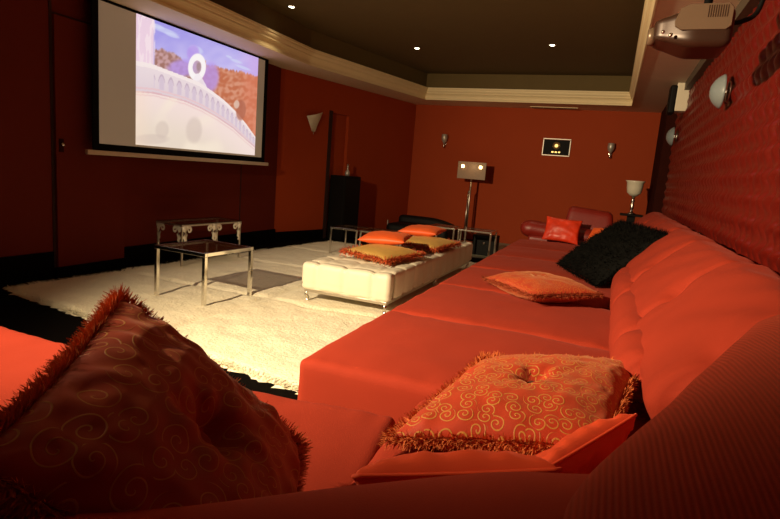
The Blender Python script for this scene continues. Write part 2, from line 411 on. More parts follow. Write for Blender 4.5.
def picture(x, y):
    n1 = nz(x * .03, y * .05); n2 = nz(x * .09, y * .09, 5)
    # sky
    c = mixc((142, 136, 232), (190, 182, 245), smooth(40, 215, y) + .25 * n1)
    c = mixc(c, (206, 160, 232), .6 * smooth(440, 520, x))
    for (cx, cy, rx, ry) in [(232, 88, 42, 9), (210, 74, 22, 7), (255, 103, 24, 7), (452, 190, 20, 5), (474, 211, 24, 5), (430, 176, 10, 4), (330, 150, 22, 12)]:
        dx, dy = (x - cx), (y - cy - (x - cx) * .38)
        q = (dx / rx) ** 2 + (dy / ry) ** 2
        c = mixc(c, (205, 214, 250), .75 * smooth(1.4, .3, q))
    # trees and hills, behind the wall
    tl = 140 + .28 * (x - 200) + 10 * nz(x * .06, 2) + 6 * nz(x * .2, 9)
    if 200 < x < 320: tl += smooth(250, 320, x) * 26
    if x > 360: tl = 196 + (x - 360) * .27 + 9 * nz(x * .05, 4) + 6 * nz(x * .21, 7)
    t = smooth(tl - 4, tl + 4, y) * smooth(198, 206, x)
    tc = mixc((196, 150, 150), (150, 98, 84), smooth(-.3, .3, n2))
    if x > 350: tc = mixc((214, 138, 104), (188, 92, 52), smooth(-.4, .4, n2 + n1 * .6))
    c = mixc(c, tc, t)
    if x > 455: c = mixc(c, (222, 112, 76), .55 * smooth(455, 500, x) * t)
    # violet veil round the ring
    for (cx, cy, rx, ry) in [(290, 205, 50, 28), (375, 238, 28, 50), (320, 160, 20, 26)]:
        q = ((x - cx) / rx) ** 2 + ((y - cy) / ry) ** 2
        c = mixc(c, (176, 140, 236), .8 * smooth(1.3, .4, q))
    # pale column
    c = mixc(c, (246, 214, 226), .92 * smooth(203, 196, x))
    if x < 203 and nz(x * .12, y * .02, 4) > .1: c = mixc(c, (255, 238, 240), .6)
    # ring
    q = math.hypot((x - 333) / 27, (y - 205) / 42)
    c = mixc(c, (255, 252, 250), smooth(1.08, .95, q) * smooth(.42, .55, q))
    if q < .48: c = mixc(c, (190, 160, 190), .8)
    q = math.hypot((x - 338) / 7, (y - 203) / 14)
    c = mixc(c, (150, 120, 120), .8 * smooth(1.2, .7, q))
    if y > 225 and abs(x - 336) < (y - 215) * .55 and y < 275: c = mixc(c, (248, 240, 244), .85)
    # parapet with arches
    yr = interp(rail, x); yl = interp(low, x)
    if y > yr:
        h = (y - yr) / max(1, yl - yr)
        c = mixc((238, 222, 224), (226, 208, 214), h)
        if h < .16: c = (250, 236, 232)
        per = 34 - (x - 145) * .045
        ph = ((x - 210) / per) % 1.0
        if .25 < h < .85 and x > 200:
            ax = abs(ph - .5) / .30
            arch = .28 + .2 * ax * ax
            if ax < 1 and h > arch: c = mixc((206, 186, 206), (232, 214, 222), smooth(.5, 1, ax) * .4 + .3)
            if ax < 1.15 and abs(h - arch) < .05: c = (196, 172, 190)
        if .86 < h < .93: c = (232, 196, 200)
        if y > yl:
            g = (y - yl)
            c = mixc((248, 226, 218), (234, 218, 196), smooth(0, 150, g))
            if g < 5: c = (222, 176, 182)
            elif 10 < g < 14: c = (238, 204, 200)
            c = mixc(c, (255, 240, 214), .7 * smooth(.0, .5, nz(x * .012, y * .014, 8)))
            for (cx, cy, rx, ry) in [(328, 405, 26, 44), (228, 400, 22, 30), (190, 430, 60, 18)]:
                q = ((x - cx) / rx) ** 2 + ((y - cy) / ry) ** 2
                c = mixc(c, (206, 186, 172), .55 * smooth(1.3, .5, q))
            c = mixc(c, (255, 222, 190), .35 * smooth(210, 145, x))
    # small orange bush before the parapet's end
    q = ((x - 472) / 16) ** 2 + ((y - 345) / 34) ** 2
    c = mixc(c, (168, 84, 58), .8 * smooth(1.2, .6, q))
    q = ((x - 458) / 9) ** 2 + ((y - 326) / 14) ** 2
    c = mixc(c, (226, 196, 176), .8 * smooth(1.2, .6, q))
    return mixc(c, (236, 220, 230), .14)
NX, NY = 300, 200; V = []; F = []; cols = []
for i in range(NX + 1):
    u = i / NX; us = 413 * u / (309 * (1 - u) + 413 * u)
    X = 145 + 375 * us; yt = 32 + 151 * us; yb = 445 + 47 * us
    for j in range(NY + 1):
        w = j / NY
        V.append((.006, 4.292 + (6.31 - 4.292) * u - 5.18, 1.298 + (2.571 - 1.298) * w - 1.2))
        cols.append(s2l(picture(X, yb - w * (yb - yt))))
for i in range(NX):
    for j in range(NY):
        a = i * (NY + 1) + j; F.append((a, a + NY + 1, a + NY + 2, a + 1))
pm, nt, bs = newmat('projected picture')
at = N(nt, 'ShaderNodeAttribute', attribute_name='picture'); L(nt, at.outputs['Color'], bs.inputs['Emission Color']); bs.inputs['Base Color'].default_value = (.1, .1, .1, 1)
bs.inputs['Emission Strength'].default_value = .95; bs.inputs['Roughness'].default_value = .9
po = obj('projected_picture', V, F, pm, scr)
ca = po.data.color_attributes.new('picture', 'FLOAT_COLOR', 'POINT')
for k, c in enumerate(cols): ca.data[k].color = (*c, 1)

# ------------------------------------------------------------------ rug
def shag_rug():
    P = [(-4.6, 2.93), (-1.2, 2.42), (-1.12, 7.7), (-4.2, 7.9)]   # near-left, near-right, far-right, far-left
    far_left_mid = .12
    def pt(u, v):
        a = Vector(P[0]).lerp(Vector(P[1]), u); b_ = Vector(P[3]).lerp(Vector(P[2]), u)
        p = a.lerp(b_, v)
        p.x += -.12 * (1 - u) * math.sin(v * PI) * .5
        return p
    nu, nv = 150, 220; V = []; F = []
    def hgt(x, y):
        h = .03 + .009 * nz(x * 5, y * 5) + .005 * nz(x * 15, y * 12, 2) + .002 * nz(x * 34, y * 30, 5)
        # seams between the hides
        for c, w in ((-2.75, 1), ):
            h -= .022 * math.exp(-((x - c - .06 * nz(y * 2, 0)) / .035) ** 2)
        for c in (4.05, 5.55, 6.8):
            h -= .022 * math.exp(-((y - c - .08 * nz(x * 2, 3)) / .035) ** 2)
        return max(.012, h)
    for i in range(nu + 1):
        for j in range(nv + 1):
            u, v = i / nu, j / nv; p = pt(u, v)
            ed = min(u * 3.2, (1 - u) * 3.2, v * 5, (1 - v) * 5)
            jag = .035 * nz(p.x * 9, p.y * 9, 7) + .02 * nz(p.x * 25, p.y * 25, 1)
            k = smooth(0, .08, ed)
            p2 = Vector((p.x + jag * (1 - k) * 1.5, p.y + jag * (1 - k) * 1.5))
            V.append((p2.x, p2.y, .004 + hgt(p.x, p.y) * k))
    for i in range(nu):
        for j in range(nv):
            a = i * (nv + 1) + j; F.append((a, a + nv + 1, a + nv + 2, a + 1))
    t = thing('shag_rug', 'large cream white shag rug under the tables and the long bench', 'rug', (0, 0, 0))
    obj('pile_mat', V, F, M['rug'], t)
    V = []; F = []; rn = random.Random(3)
    for k in range(30000):
        edge = k < 7000
        if edge:
            s = rn.random()
            u, v = rn.choice([(s, rn.random() * .015), (rn.random() * .02, s), (s, 1 - rn.random() * .01), (1 - rn.random() * .02, s)])
        else:
            u, v = rn.random(), rn.random() ** 1.5
        p = pt(u, v); z = .0 if edge else hgt(p.x, p.y) - .012
        ang = nz(p.x * 2, p.y * 2, 4) * 5 + rn.gauss(0, .7)
        ln = rn.uniform(.03, .06); dx, dy = math.cos(ang) * ln, math.sin(ang) * ln
        lz = rn.uniform(.006, .02); w = .003
        px, py = -math.sin(ang) * w, math.cos(ang) * w
        zb = .014 if edge else z
        o = len(V)
        V += [(p.x - px, p.y - py, zb), (p.x + px, p.y + py, zb), (p.x + dx * .6 + px * .8, p.y + dy * .6 + py * .8, zb + lz), (p.x + dx * .6 - px * .8, p.y + dy * .6 - py * .8, zb + lz), (p.x + dx, p.y + dy, zb + lz * .7)]
        F += [(o, o + 1, o + 2, o + 3), (o + 3, o + 2, o + 4)]
    obj('shaggy_pile', V, F, M['rug2'], t, kind='stuff')
shag_rug()
b = bmesh.new(); box(b, -2.3, -.5, 8.35, 10.7, .0, .014, .004)
tag(bmobj('carpet', b, M['greyrug']), 'pale grey flat carpet on the floor before the back wall', 'rug')

# ------------------------------------------------------------------ tables
def sq_frame(sx, sy, h, t=.03):
    """chrome square-bar frame parts: legs list and rails"""
    legs = []
    for ix in (-1, 1):
        for iy in (-1, 1):
            b = bmesh.new(); cx, cy = ix * (sx / 2 - t / 2), iy * (sy / 2 - t / 2)
            box(b, cx - t / 2, cx + t / 2, cy - t / 2, cy + t / 2, 0, h - t, .002); legs.append(b)
    b = bmesh.new()
    for s in (-1, 1):
        box(b, -sx / 2, sx / 2, s * (sy / 2 - t / 2) - t / 2, s * (sy / 2 - t / 2) + t / 2, h - t, h, .002)
        box(b, s * (sx / 2 - t / 2) - t / 2, s * (sx / 2 - t / 2) + t / 2, -sy / 2 + t, sy / 2 - t, h - t, h, .002)
    return legs, b
def glass_table(label, x, y, sx, sy, h, rz=0, group=None, t=.026, z=0.0):
    o = thing('side_table', label, 'table', (x, y, z), (0, 0, rz), group)
    legs, rail_ = sq_frame(sx, sy, h, t)
    for l in legs: bmobj('leg', l, M['chrome'], o)
    bmobj('top_frame', rail_, M['chrome'], o)
    g = bmesh.new(); box(g, -sx / 2 + t, sx / 2 - t, -sy / 2 + t, sy / 2 - t, h - .012, h + .001)
    bmobj('glass_top', g, M['smoked'], o)
    return o
glass_table('square chrome-framed table with a smoked glass top, nearest the screen on the white rug', -3.215, 3.78, .56, .6, .47, math.radians(-3), z=.0, t=.03)
# ornamented table behind
o = thing('ornate_table', 'low dark glass table with silver scroll corner ornaments, behind the square chrome table', 'table', (-4.38, 5.06, 0), (0, 0, math.radians(-5)))
bx = bmesh.new(); box(bx, -.2, .2, -.46, .46, .485, .5, .004); bmobj('glass_top', bx, M['smoked'], o)
bx = bmesh.new()
for s_ in (-1, 1):
    box(bx, -.2, .2, s_ * .452 - .008, s_ * .452 + .008, .468, .485); box(bx, s_ * .192 - .008, s_ * .192 + .008, -.444, .444, .468, .485)
bmobj('top_frame', bx, M['chrome_dull'], o)
for ix in (-1, 1):
    for iy in (-1, 1):
        bx = bmesh.new(); cx, cy = ix * .185, iy * .445
        box(bx, cx - .01, cx + .01, cy - .01, cy + .01, .0, .47, .003); bmobj('leg', bx, M['chrome_dull'], o)
def scroll(side):
    """cast scroll bracket: acanthus volute hanging from the corner; lies in the y-z plane"""
    pts = [(0, side * (.072 - .04 * (1 - k / 30) * math.cos(k / 23 * 2.2 * PI)), -.045 + .04 * (1 - k / 30) * math.sin(k / 23 * 2.2 * PI)) for k in range(24)]
    v1 = tube([Vector(p) for p in pts], [.016 * (1 - .4 * k / 23) for k in range(24)], 8)
    v2 = tube([(0, 0, 0), (0, side * .014, -.05), (0, side * .03, -.09), (0, side * .01, -.125), (0, side * .024, -.16), (0, side * .004, -.18), (0, side * .02, -.2), (0, 0, -.21)], [.03, .027, .02, .026, .018, .014, .016, .006], 8)
    v3 = tube([(0, side * .02, -.014), (0, side * .06, -.014), (0, side * .1, -.03)], [.016, .018, .01], 8)
    return merge(v1, v2, v3)
for (cx, cy, sides) in [(.2, -.43, (1,)), (.2, .02, (-1, 1)), (.2, .43, (-1,))]:
    ps = merge(*[scroll(q) for q in sides])
    obj('scroll_ornament', [(v[0] * .5 + cx, v[1] + cy, v[2] + .472) for v in ps[0]], ps[1], M['silver_bright'], o)
for cx in (-.17, .17):
    ps = scroll(-1 if cx > 0 else 1)
    obj('scroll_ornament', [(v[1] + cx, -.46, v[2] + .472) for v in ps[0]], ps[1], M['silver_bright'], o)
glass_table('small chrome side table behind the bench, left one of the joined pair near the niche', -3.38, 7.02, .42, .5, .4, 0, t=.022, z=.0)
glass_table('small chrome side table behind the bench, right one of the joined pair near the niche', -2.93, 7.04, .42, .5, .4, 0, t=.022)
glass_table('chrome side table at the far end of the bench, left of the lamp pole', -2.29, 8.05, .42, .45, .475, 0, t=.024)
glass_table('chrome side table at the far end of the bench, right of the lamp pole', -1.78, 8.05, .5, .45, .475, 0, t=.024)
b = bmesh.new(); box(b, -1.98, -1.6, 8.62, 8.9, .014, .34, .01)
tb = thing('subwoofer', 'low dark box with a small silver knob behind the right chrome side table', 'speaker', (-1.79, 8.75, .014))
for v in b.verts: v.co -= Vector((-1.79, 8.75, .014))
bmobj('cabinet', b, M['black'], tb)
v, f = lathe([(0, 0), (.022, 0), (.02, .018), (0, .02)], 16); obj('knob', [(q[0], -.14 - q[2], .2 + q[1]) for q in v], f, M['chrome'], tb)

# ------------------------------------------------------------------ bench
bench = thing('tufted_bench', 'long cream leather bench with grid tufting and chrome feet on the white rug', 'bench', (-2.04, 5.63, 0))
BX, BY = .86, 2.96
def bfn(p, u):
    q = p.copy()
    cell = .27
    def line(t, off): m_ = (t + off) / cell; return abs(m_ - round(m_)) * cell
    sx_, sy_ = line(p.x, cell / 2 * 0), line(p.y, 0)
    g = math.exp(-(sx_ / .022) ** 2) + math.exp(-(sy_ / .022) ** 2)
    g2 = math.exp(-((sx_ ** 2 + sy_ ** 2) / .045 ** 2))
    if u[2] > .9 or p.z > .09: q.z -= .012 * g + .026 * g2
    side = max(abs(u[0]), abs(u[1]))
    if abs(u[2]) < .95 and side > .9:
        k = .026 * (math.exp(-(sy_ / .035) ** 2) if abs(u[0]) > .9 else .5 * math.exp(-(sx_ / .03) ** 2)) + (.006 if abs(p.z + .06) < .012 else 0)
        q.x -= math.copysign(k, p.x) if abs(u[0]) > .9 else 0
        q.y -= math.copysign(k, p.y) if abs(u[1]) > .9 else 0
    q.z += .006 * nz(p.x * 4, p.y * 4) + .004 * nz(p.x * 14, p.y * 14, 4)
    return q
v, f = rbox(0, 0, .265, BX, BY, .25, .045, (80, 250, 14), bfn)
obj('padded_seat', v, f, M['benchw'], bench)
bx = bmesh.new(); box(bx, -BX / 2 + .03, BX / 2 - .03, -BY / 2 + .03, BY / 2 - .03, .115, .145, .004); bmobj('frame', bx, M['chrome_dull'], bench)
for ix in (-1, 1):
    for iy in (-1, 0, 1):
        pts = [(0, 0, .13), (ix * .018, iy * .02, .09), (ix * .004, 0, .055), (ix * .02, iy * .02, .012), (ix * .03, iy * .03, .0)]
        v, f = tube(catmull(pts, 5, False), .0135, 8)
        obj('foot', [(q[0] + ix * (BX / 2 - .06), q[1] + iy * (BY / 2 - .06), q[2]) for q in v], f, M['chrome'], bench)

# ------------------------------------------------------------------ pillows
def pillow_mesh(a, b_, H, n=36, pull=.08, wr=.006, button=0.0, seed=0, pw=.5, pleat=.0, skew=0.0):
    V = []; F = []
    def surf(s, u, v):
        x = a * u * (1 - pull * (1 - v * v) * abs(u) ** 2.5); y = b_ * v * (1 - pull * (1 - u * u) * abs(v) ** 2.5)
        h = H * (max(0, (1 - abs(u) ** 2.4)) * max(0, (1 - abs(v) ** 2.4))) ** pw
        k = min(1, 6 * (1 - max(abs(u), abs(v))))
        h += wr * nz(x * 11, y * 11, seed + s) * k + wr * .8 * nz(x * 26, y * 22, seed + 3 * s) * k
        if pleat: # gathers running in from the seam
            h += pleat * math.sin((x if abs(v) > abs(u) else y) * 85 + 2 * nz(x * 5, y * 5, seed)) * smooth(.55, .9, max(abs(u), abs(v))) * k
        if button:
            r = math.hypot(x, y); an = math.atan2(y, x)
            h -= button * math.exp(-(r / .045) ** 2) + .2 * button * math.exp(-(r / .13) ** 2)
            h += .006 * math.sin(an * 7 + seed) * math.exp(-((r - .06) / .04) ** 2)
        return (x + skew * y, y, s * h)
    def sp(t): return math.sin(t * PI / 2) * .55 + t * .45
    for s in (1, -1):
        for i in range(n + 1):
            for j in range(n + 1):
                V.append(surf(s, sp(-1 + 2 * i / n), sp(-1 + 2 * j / n)))
    m_ = n + 1
    for i in range(n):
        for j in range(n):
            q = i * m_ + j; F.append((q, q + m_, q + m_ + 1, q + 1)); w = m_ * m_ + q; F.append((w, w + 1, w + m_ + 1, w + m_))
    bm = bmesh.new(); vs = [bm.verts.new(p) for p in V]
    for q in F: bm.faces.new([vs[k] for k in q])
    bmesh.ops.remove_doubles(bm, verts=bm.verts, dist=1e-5)
    me = bpy.data.meshes.new('cushion_cover'); bm.to_mesh(me); bm.free()
    me.polygons.foreach_set('use_smooth', [True] * len(me.polygons))
    return me
def perim(a, b_, pull, t):
    s = (t % 1) * 4; k = int(s); w = -1 + 2 * (s - k)
    u, v = [(w, -1), (1, w), (-w, 1), (-1, -w)][k]
    x = a * u * (1 - pull * (1 - v * v) * abs(u) ** 2.5); y = b_ * v * (1 - pull * (1 - u * u) * abs(v) ** 2.5)
    ox, oy = [(0, -1), (1, 0), (0, 1), (-1, 0)][k]
    # spread fan-wise at the corners
    c = max(0, abs(w) - .85) / .15
    if c > 0:
        sg = math.copysign(1, w); tx, ty = [(1, 0), (0, 1), (-1, 0), (0, -1)][k]
        ox += tx * sg * c; oy += ty * sg * c; l = math.hypot(ox, oy); ox /= l; oy /= l
    return x, y, ox, oy
def fringe_mesh(a, b_, pull, count, ln, width, seed=1, spread=.9):
    rn = random.Random(seed); V = []; F = []
    # a braid running round the seam
    pts = []
    for k in range(160):
        x, y, ox, oy = perim(a, b_, pull, k / 160); pts.append((x, y, 0))
    v, f = tube(pts + [pts[0]], ln * .14, 6); V += [tuple(q) for q in v]; F += f
    for k in range(count):
        x, y, ox, oy = perim(a, b_, pull, k / count + rn.random() / count)
        el = rn.uniform(-spread, spread) * 1.25; az = rn.gauss(0, .45)
        dx = ox * math.cos(az) - oy * math.sin(az); dy = ox * math.sin(az) + oy * math.cos(az)
        l = ln * rn.uniform(.7, 1.15)
        c, s = math.cos(el), math.sin(el)
        tx, ty = -dy, dx
        w = width * rn.uniform(.7, 1.3)
        tilt = rn.uniform(-1, 1) * .8
        ax_, ay_, az_ = tx * w, ty * w, tilt * w
        droop = rn.uniform(-.25, .25) * l
        o_ = len(V)
        for t in (0, .55, 1.0):
            px = x - ox * .006 + dx * c * l * t; py = y - oy * .006 + dy * c * l * t; pz = s * l * t + droop * t * t
            kk = (1, 1.1, .5)[int(t * 2 + .01) if t < 1 else 2]
            V.append((px - ax_ * kk, py - ay_ * kk, pz - az_ * kk)); V.append((px + ax_ * kk, py + ay_ * kk, pz + az_ * kk))
        F += [(o_, o_ + 1, o_ + 3, o_ + 2), (o_ + 2, o_ + 3, o_ + 5, o_ + 4)]
    me = bpy.data.meshes.new('fringe'); me.from_pydata(V, [], F); me.update(); return me
def frame(c, u, w):
    """matrix from centre, in-plane x dir, normal"""
    w = Vector(w).normalized(); u = Vector(u); u = (u - w * u.dot(w)).normalized(); v = w.cross(u)
    m_ = Matrix((u, v, w)).transposed().to_4x4(); m_.translation = Vector(c); return m_
def pillow(name, label, c, u, w, a, b_, H, m_, fr=None, btn=0, group=None, piping=None, pull=.08, wr=.006, seed=0, n=36, flen=.05, fcount=1400, fw_=.0018, cat='cushion', pleat=0.0, pw=.5, skew=0.0):
    t = thing(name, label, cat, group=group); t.matrix_world = frame(c, u, w)
    me = pillow_mesh(a, b_, H, n, pull, wr, btn, seed, pw, pleat, skew); me.materials.append(m_)
    cv = bpy.data.objects.new('cover', me); link(cv, t)
    if fr:
        fm = fringe_mesh(a, b_, pull, fcount, flen, fw_, seed + 1)
        for q in fm.vertices: q.co.x += skew * q.co.y
        fm.materials.append(fr)
        fo = bpy.data.objects.new('fringe', fm); link(fo, t)
    if piping:
        pts = [(perim(a, b_, pull, k / 120)[0], perim(a, b_, pull, k / 120)[1], 0) for k in range(120)]
        v, f = tube(pts + [pts[0]], .0045, 8); obj('piping', v, f, piping, t)
    if btn:
        V, F = [], []; hz = H - btn * 1.2 + .004
        v, f = rbox(0, 0, hz, .05, .05, .018, .009, (8, 8, 4))
        obj('button', v, f, M['tassel'] if m_ is M['swirl'] else M['swirl_big'], t)
    return t
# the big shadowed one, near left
pillow('scroll_cushion', 'big shade-darkened red cushion with gold scrolls and rust fringe, tilted up at the near left', (-.665, .745, .703), (-.26, .46, .083), (.65, .24, .72), .267, .275, .1, M['swirl_big'], M['gold_fringe'], .06, pull=.05, wr=.010, seed=4, n=70, flen=.034, fcount=11000, fw_=.0010, pleat=.004)
# gold scroll pillow in the corner
pillow('scroll_cushion', 'bright red cushion covered in gold scrolls, dark centre button, lying in the sofa corner', (-.15, 1.75, .56), (.97, .24, .02), (-.08, -.05, 1), .29, .325, .09, M['swirl'], M['gold_fringe'], .045, pull=.05, wr=.007, seed=9, n=60, skew=.42, flen=.034, fcount=5200, fw_=.0013, pleat=.002)
pillow('scroll_cushion', 'red and gold scroll cushion lying alone on the middle of the long seat', (-.38, 3.78, .55), (.6, -.78, 0), (-.06, .02, 1), .35, .25, .085, M['swirl_far'], M['dark_fringe'], .02, pull=.06, wr=.006, seed=12, n=40, flen=.025, fcount=2600, fw_=.0018)
# small plain ones in the corner
pillow('small_cushion', 'small plain orange-red cushion tucked behind the near backrest of the sofa', (-.23, 1.0, .625), (.38, .22, .05), (-.3, .5, .62), .19, .14, .06, M['orange_velvet'], piping=M['orange_velvet'], seed=21, wr=.008, pleat=.004, pw=.36)
pillow('small_cushion', 'small plain orange-red cushion leaning on the ribbed corner backrest', (-.01, 1.34, .575), (.26, .47, .02), (-.75, .35, .55), .2, .11, .05, M['orange_velvet'], piping=M['orange_velvet'], seed=24, wr=.008, pleat=.004, pw=.36)
# fur cushion
def fur(t, a, b_, H, count):
    rn = random.Random(5); V, F = [], []
    for k in range(count):
        u, v = rn.uniform(-1, 1), rn.uniform(-1, 1); s = 1 if rn.random() < .6 else -1
        if rn.random() < .3:
            if rn.random() < .5: u = math.copysign(1, u)
            else: v = math.copysign(1, v)
        h = H * (max(0, 1 - abs(u) ** 2.4) * max(0, 1 - abs(v) ** 2.4)) ** .5
        x, y, z = a * u, b_ * v, s * h
        dv = Vector((u * .6 + rn.gauss(0, .4), v * .6 + rn.gauss(0, .4), s * .7)).normalized() * rn.uniform(.02, .045)
        sd = dv.cross(Vector((rn.gauss(0, 1), rn.gauss(0, 1), rn.gauss(0, 1)))).normalized() * .003
        p = Vector((x, y, z)) * .98; o_ = len(V)
        p.x += .42 * p.y
        V += [p - sd, p + sd, p + dv]; F.append((o_, o_ + 1, o_ + 2))
    obj('fur', V, F, M['black_fur'], t, kind='stuff')
bt = pillow('fur_cushion', 'large black fur cushion propped against the long backrest', (.045, 4.78, .735), (.36, -.93, .03), (-.62, -.3, .62), .44, .31, .09, M['black_fur'], skew=.42, seed=31, wr=.02, pull=.05)
fur(bt, .44, .31, .09, 5000)
# bench pillows
GP = 'stacked cushions on the long bench'
def bench_pair(x, y, rz, l1, l2, sd, ox=0, oy=0, r2=0):
    pillow('fringed_cushion', l1, (x, y, .452), (math.cos(rz), math.sin(rz), 0), (.02, -.03, 1), .27, .31, .066, M['yellow'], M['rust_fringe'], 0, seed=sd, n=26, flen=.045, fcount=1500, fw_=.003, wr=.006)
    pillow('small_cushion', l2, (x + ox, y + oy, .565), (math.cos(r2), math.sin(r2), 0), (-.03, -.05, 1), .24, .22, .06, M['orange'], seed=sd + 5, n=26, wr=.006)
bench_pair(-1.98, 4.86, math.radians(-14), 'mustard yellow cushion with rust fringe on the near half of the bench', 'bright orange cushion on top of the nearer yellow fringed cushion', 41, -.09, .25, math.radians(10))
bench_pair(-1.9, 6.0, math.radians(-10), 'mustard yellow cushion with rust fringe on the far half of the bench', 'bright orange cushion on top of the farther yellow fringed cushion', 61, -.14, .2, math.radians(0))

# ------------------------------------------------------------------ sofa
sofa = thing('sectional_sofa', 'very long red-orange corner sofa running along the right wall and across the foreground', 'sofa', (0, 0, 0))
def seatfn(seed, puff):
    def fn(p, u):
        q = p.copy()
        if u[2] > 0: q.z += puff * (1 - u[0] ** 4) * (1 - u[1] ** 4) * max(0, p.z) * 8
        # gathers along the seams
        k = smooth(.5, 1, abs(u[1]))
        q.z += .007 * k * nz(p.x * 22 + seed, p.y * 6) + .004 * nz(p.x * 9, p.y * 7, seed + 4) + .006 * nz(p.x * 3, p.y * 3, seed)
        q.x += .004 * nz(p.y * 12, p.z * 8, seed) * abs(u[0])
        return q
    return fn
def seat(x0, x1, y0, y1, z0=.2, z1=.455, r=.06, n=(40, 34, 10), puff=.028, seed=1, rot=0, piv=(0, 0)):
    v, f = rbox((x0 + x1) / 2, (y0 + y1) / 2, (z0 + z1) / 2, x1 - x0, y1 - y0, z1 - z0, r, n, seatfn(seed, puff))
    if rot:
        c_, s_ = math.cos(rot), math.sin(rot)
        v = [(piv[0] + (p.x - piv[0]) * c_ - (p.y - piv[1]) * s_, piv[1] + (p.x - piv[0]) * s_ + (p.y - piv[1]) * c_, p.z) for p in v]
    obj('seat_cushion', v, f, M['sofa_seat'], sofa)
ys = [1.86, 2.84, 3.8, 4.76, 5.72, 6.68, 7.62]
for k in range(6): seat(-1.1, .3, ys[k], ys[k + 1], z1=.46, seed=k * 3, r=.03)
seat(-1.55, -.47, .5, 1.46, z1=.45, r=.04, seed=50, puff=.01, rot=math.radians(9), piv=(-1.55, 1.0))
seat(-2.55, -1.56, .5, 1.52, z1=.45, r=.04, seed=53, puff=.01)
seat(-.555, .3, .5, 1.84, z1=.45, seed=56)
def base(x0, x1, y0, y1):
    b = bmesh.new(); box(b, x0, x1, y0, y1, .03, .2, .02); bmobj('base', b, M['sofa_seat'], sofa)
base(-.98, .65, 1.84, 7.66); base(-2.5, .65, .12, 1.46)
def swp(prof, t0, t1, n, place, amp=.10, kn=None, seed=0, power=6, name='backrest_cushion', m_=None, wr=.008):
    pr = catmull([(p[0], p[1], 0) for p in prof], 7)
    cx = sum(p.x for p in pr) / len(pr); cy = sum(p.y for p in pr) / len(pr)
    V = []; F = []; m = len(pr)
    for i in range(n + 1):
        t = -1 + 2 * i / n; t = math.sin(t * PI / 2) * .5 + t * .5
        sc_ = 1 - amp * abs(t) ** power - (.5 * abs(t) ** 60)
        for q in pr:
            x = cx + (q.x - cx) * sc_; z = cy + (q.y - cy) * sc_
            w = wr * nz(q.x * 7 + t * 2, q.y * 7, seed) + .6 * wr * nz(t * 9, q.y * 16, seed + 2) * abs(t) ** 2
            dx, dz = q.x - cx, q.y - cy; l = math.hypot(dx, dz) + 1e-6
            if kn:   # pinched tuft on the seam
                for (kt, kx, kz, amt) in kn:
                    dq = ((t - kt) * .35) ** 2 + (q.x - kx) ** 2 + (q.y - kz) ** 2
                    w -= amt * math.exp(-dq / .06 ** 2)
            V.append(place(x + dx / l * w, z + dz / l * w, t0 + (t1 - t0) * (t + 1) / 2))
    for i in range(n):
        for k in range(m):
            k2 = (k + 1) % m; F.append((i * m + k, i * m + k2, (i + 1) * m + k2, (i + 1) * m + k))
    F.append(tuple(range(m))); F.append(tuple(reversed([n * m + k for k in range(m)])))
    return obj(name, V, F, m_ or M['sofa_seat'], sofa)
upper = [(.2, .58), (.165, .66), (.215, .76), (.34, .895), (.45, .985), (.52, 1.0), (.61, .97), (.645, .8), (.63, .6), (.4, .52), (.25, .52)]
lumb = [(.1, .47), (.08, .57), (.12, .67), (.2, .705), (.28, .66), (.31, .55), (.28, .46), (.18, .43)]
yb = [1.62, 2.57, 3.55, 4.53, 5.51, 6.49, 7.47]
for k in range(6):
    swp(upper, yb[k], yb[k + 1], 40, lambda x, z, y: (x + .0 * y, y, z), .08, [(1, .3, .84, .05), (-1, .3, .84, .05)], seed=k * 2 + 1, wr=.014, power=9)
    swp(lumb, yb[k] - .12 if k else 2.0, yb[k + 1] - .13, 34, lambda x, z, y: (x, y, z), .18, None, seed=k * 2 + 9, name='lumbar_roll', wr=.012, power=4)
# near backrest: its top edge climbs towards the corner
nearp = [(.14, .3), (.12, .5), (.13, .66), (.2, .735), (.32, .745), (.43, .72), (.5, .66), (.52, .5), (.5, .3), (.3, .26)]
def pn(a, z, x):
    k = smooth(-.75, -.05, x); k2 = smooth(-.3, .35, x)
    return (x, a + .42 * k * smooth(.2, .5, a) , z + (z - .3) / .45 * (.05 + .125 * k2))
for (a, b_) in ((-2.55, -1.3), (-1.3, .66)):
    swp(nearp, a, b_, 40, pn, .02, None, seed=70, name='near_backrest', wr=.007, power=14)
# ribbed corner backrest
ol = catmull([(-.0, .36, 0), (-.03, .55, 0), (-.02, .72, 0), (.05, .9, 0), (.17, 1.2, 0), (.31, 1.55, 0), (.44, 1.86, 0), (.53, 1.98, 0), (.63, 1.9, 0), (.67, 1.2, 0), (.67, .6, 0), (.55, .36, 0), (.2, .34, 0)], 6)
cc = Vector((.36, .95, 0)); V = []; F = []; m = len(ol)
lv = [(.96, .2), (1.0, .4), (1.0, .6), (1.0, .72), (.985, .79), (.96, .835), (.92, .865), (.84, .895), (.72, .915), (.58, .93), (.42, .94), (.25, .945), (.1, .947)]
for (s, z) in lv:
    for p in ol:
        q = cc + (p - cc) * s; zz = z + (max(0, z - .6) / .35) * (.16 * (q.x - .15) + .012 * (q.y - .9)) + .006 * nz(q.x * 6, q.y * 6)
        V.append((q.x, q.y, zz))
for i in range(len(lv) - 1):
    for k in range(m):
        k2 = (k + 1) % m; F.append((i * m + k, i * m + k2, (i + 1) * m + k2, (i + 1) * m + k))
V.append((cc.x, cc.y, .947 + .16 * .21)); F += [((len(lv) - 1) * m + k, (len(lv) - 1) * m + (k + 1) % m, len(V) - 1) for k in range(m)]
obj('corner_backrest', V, F, M['sofa_corner'], sofa, label='ribbed corner backrest')
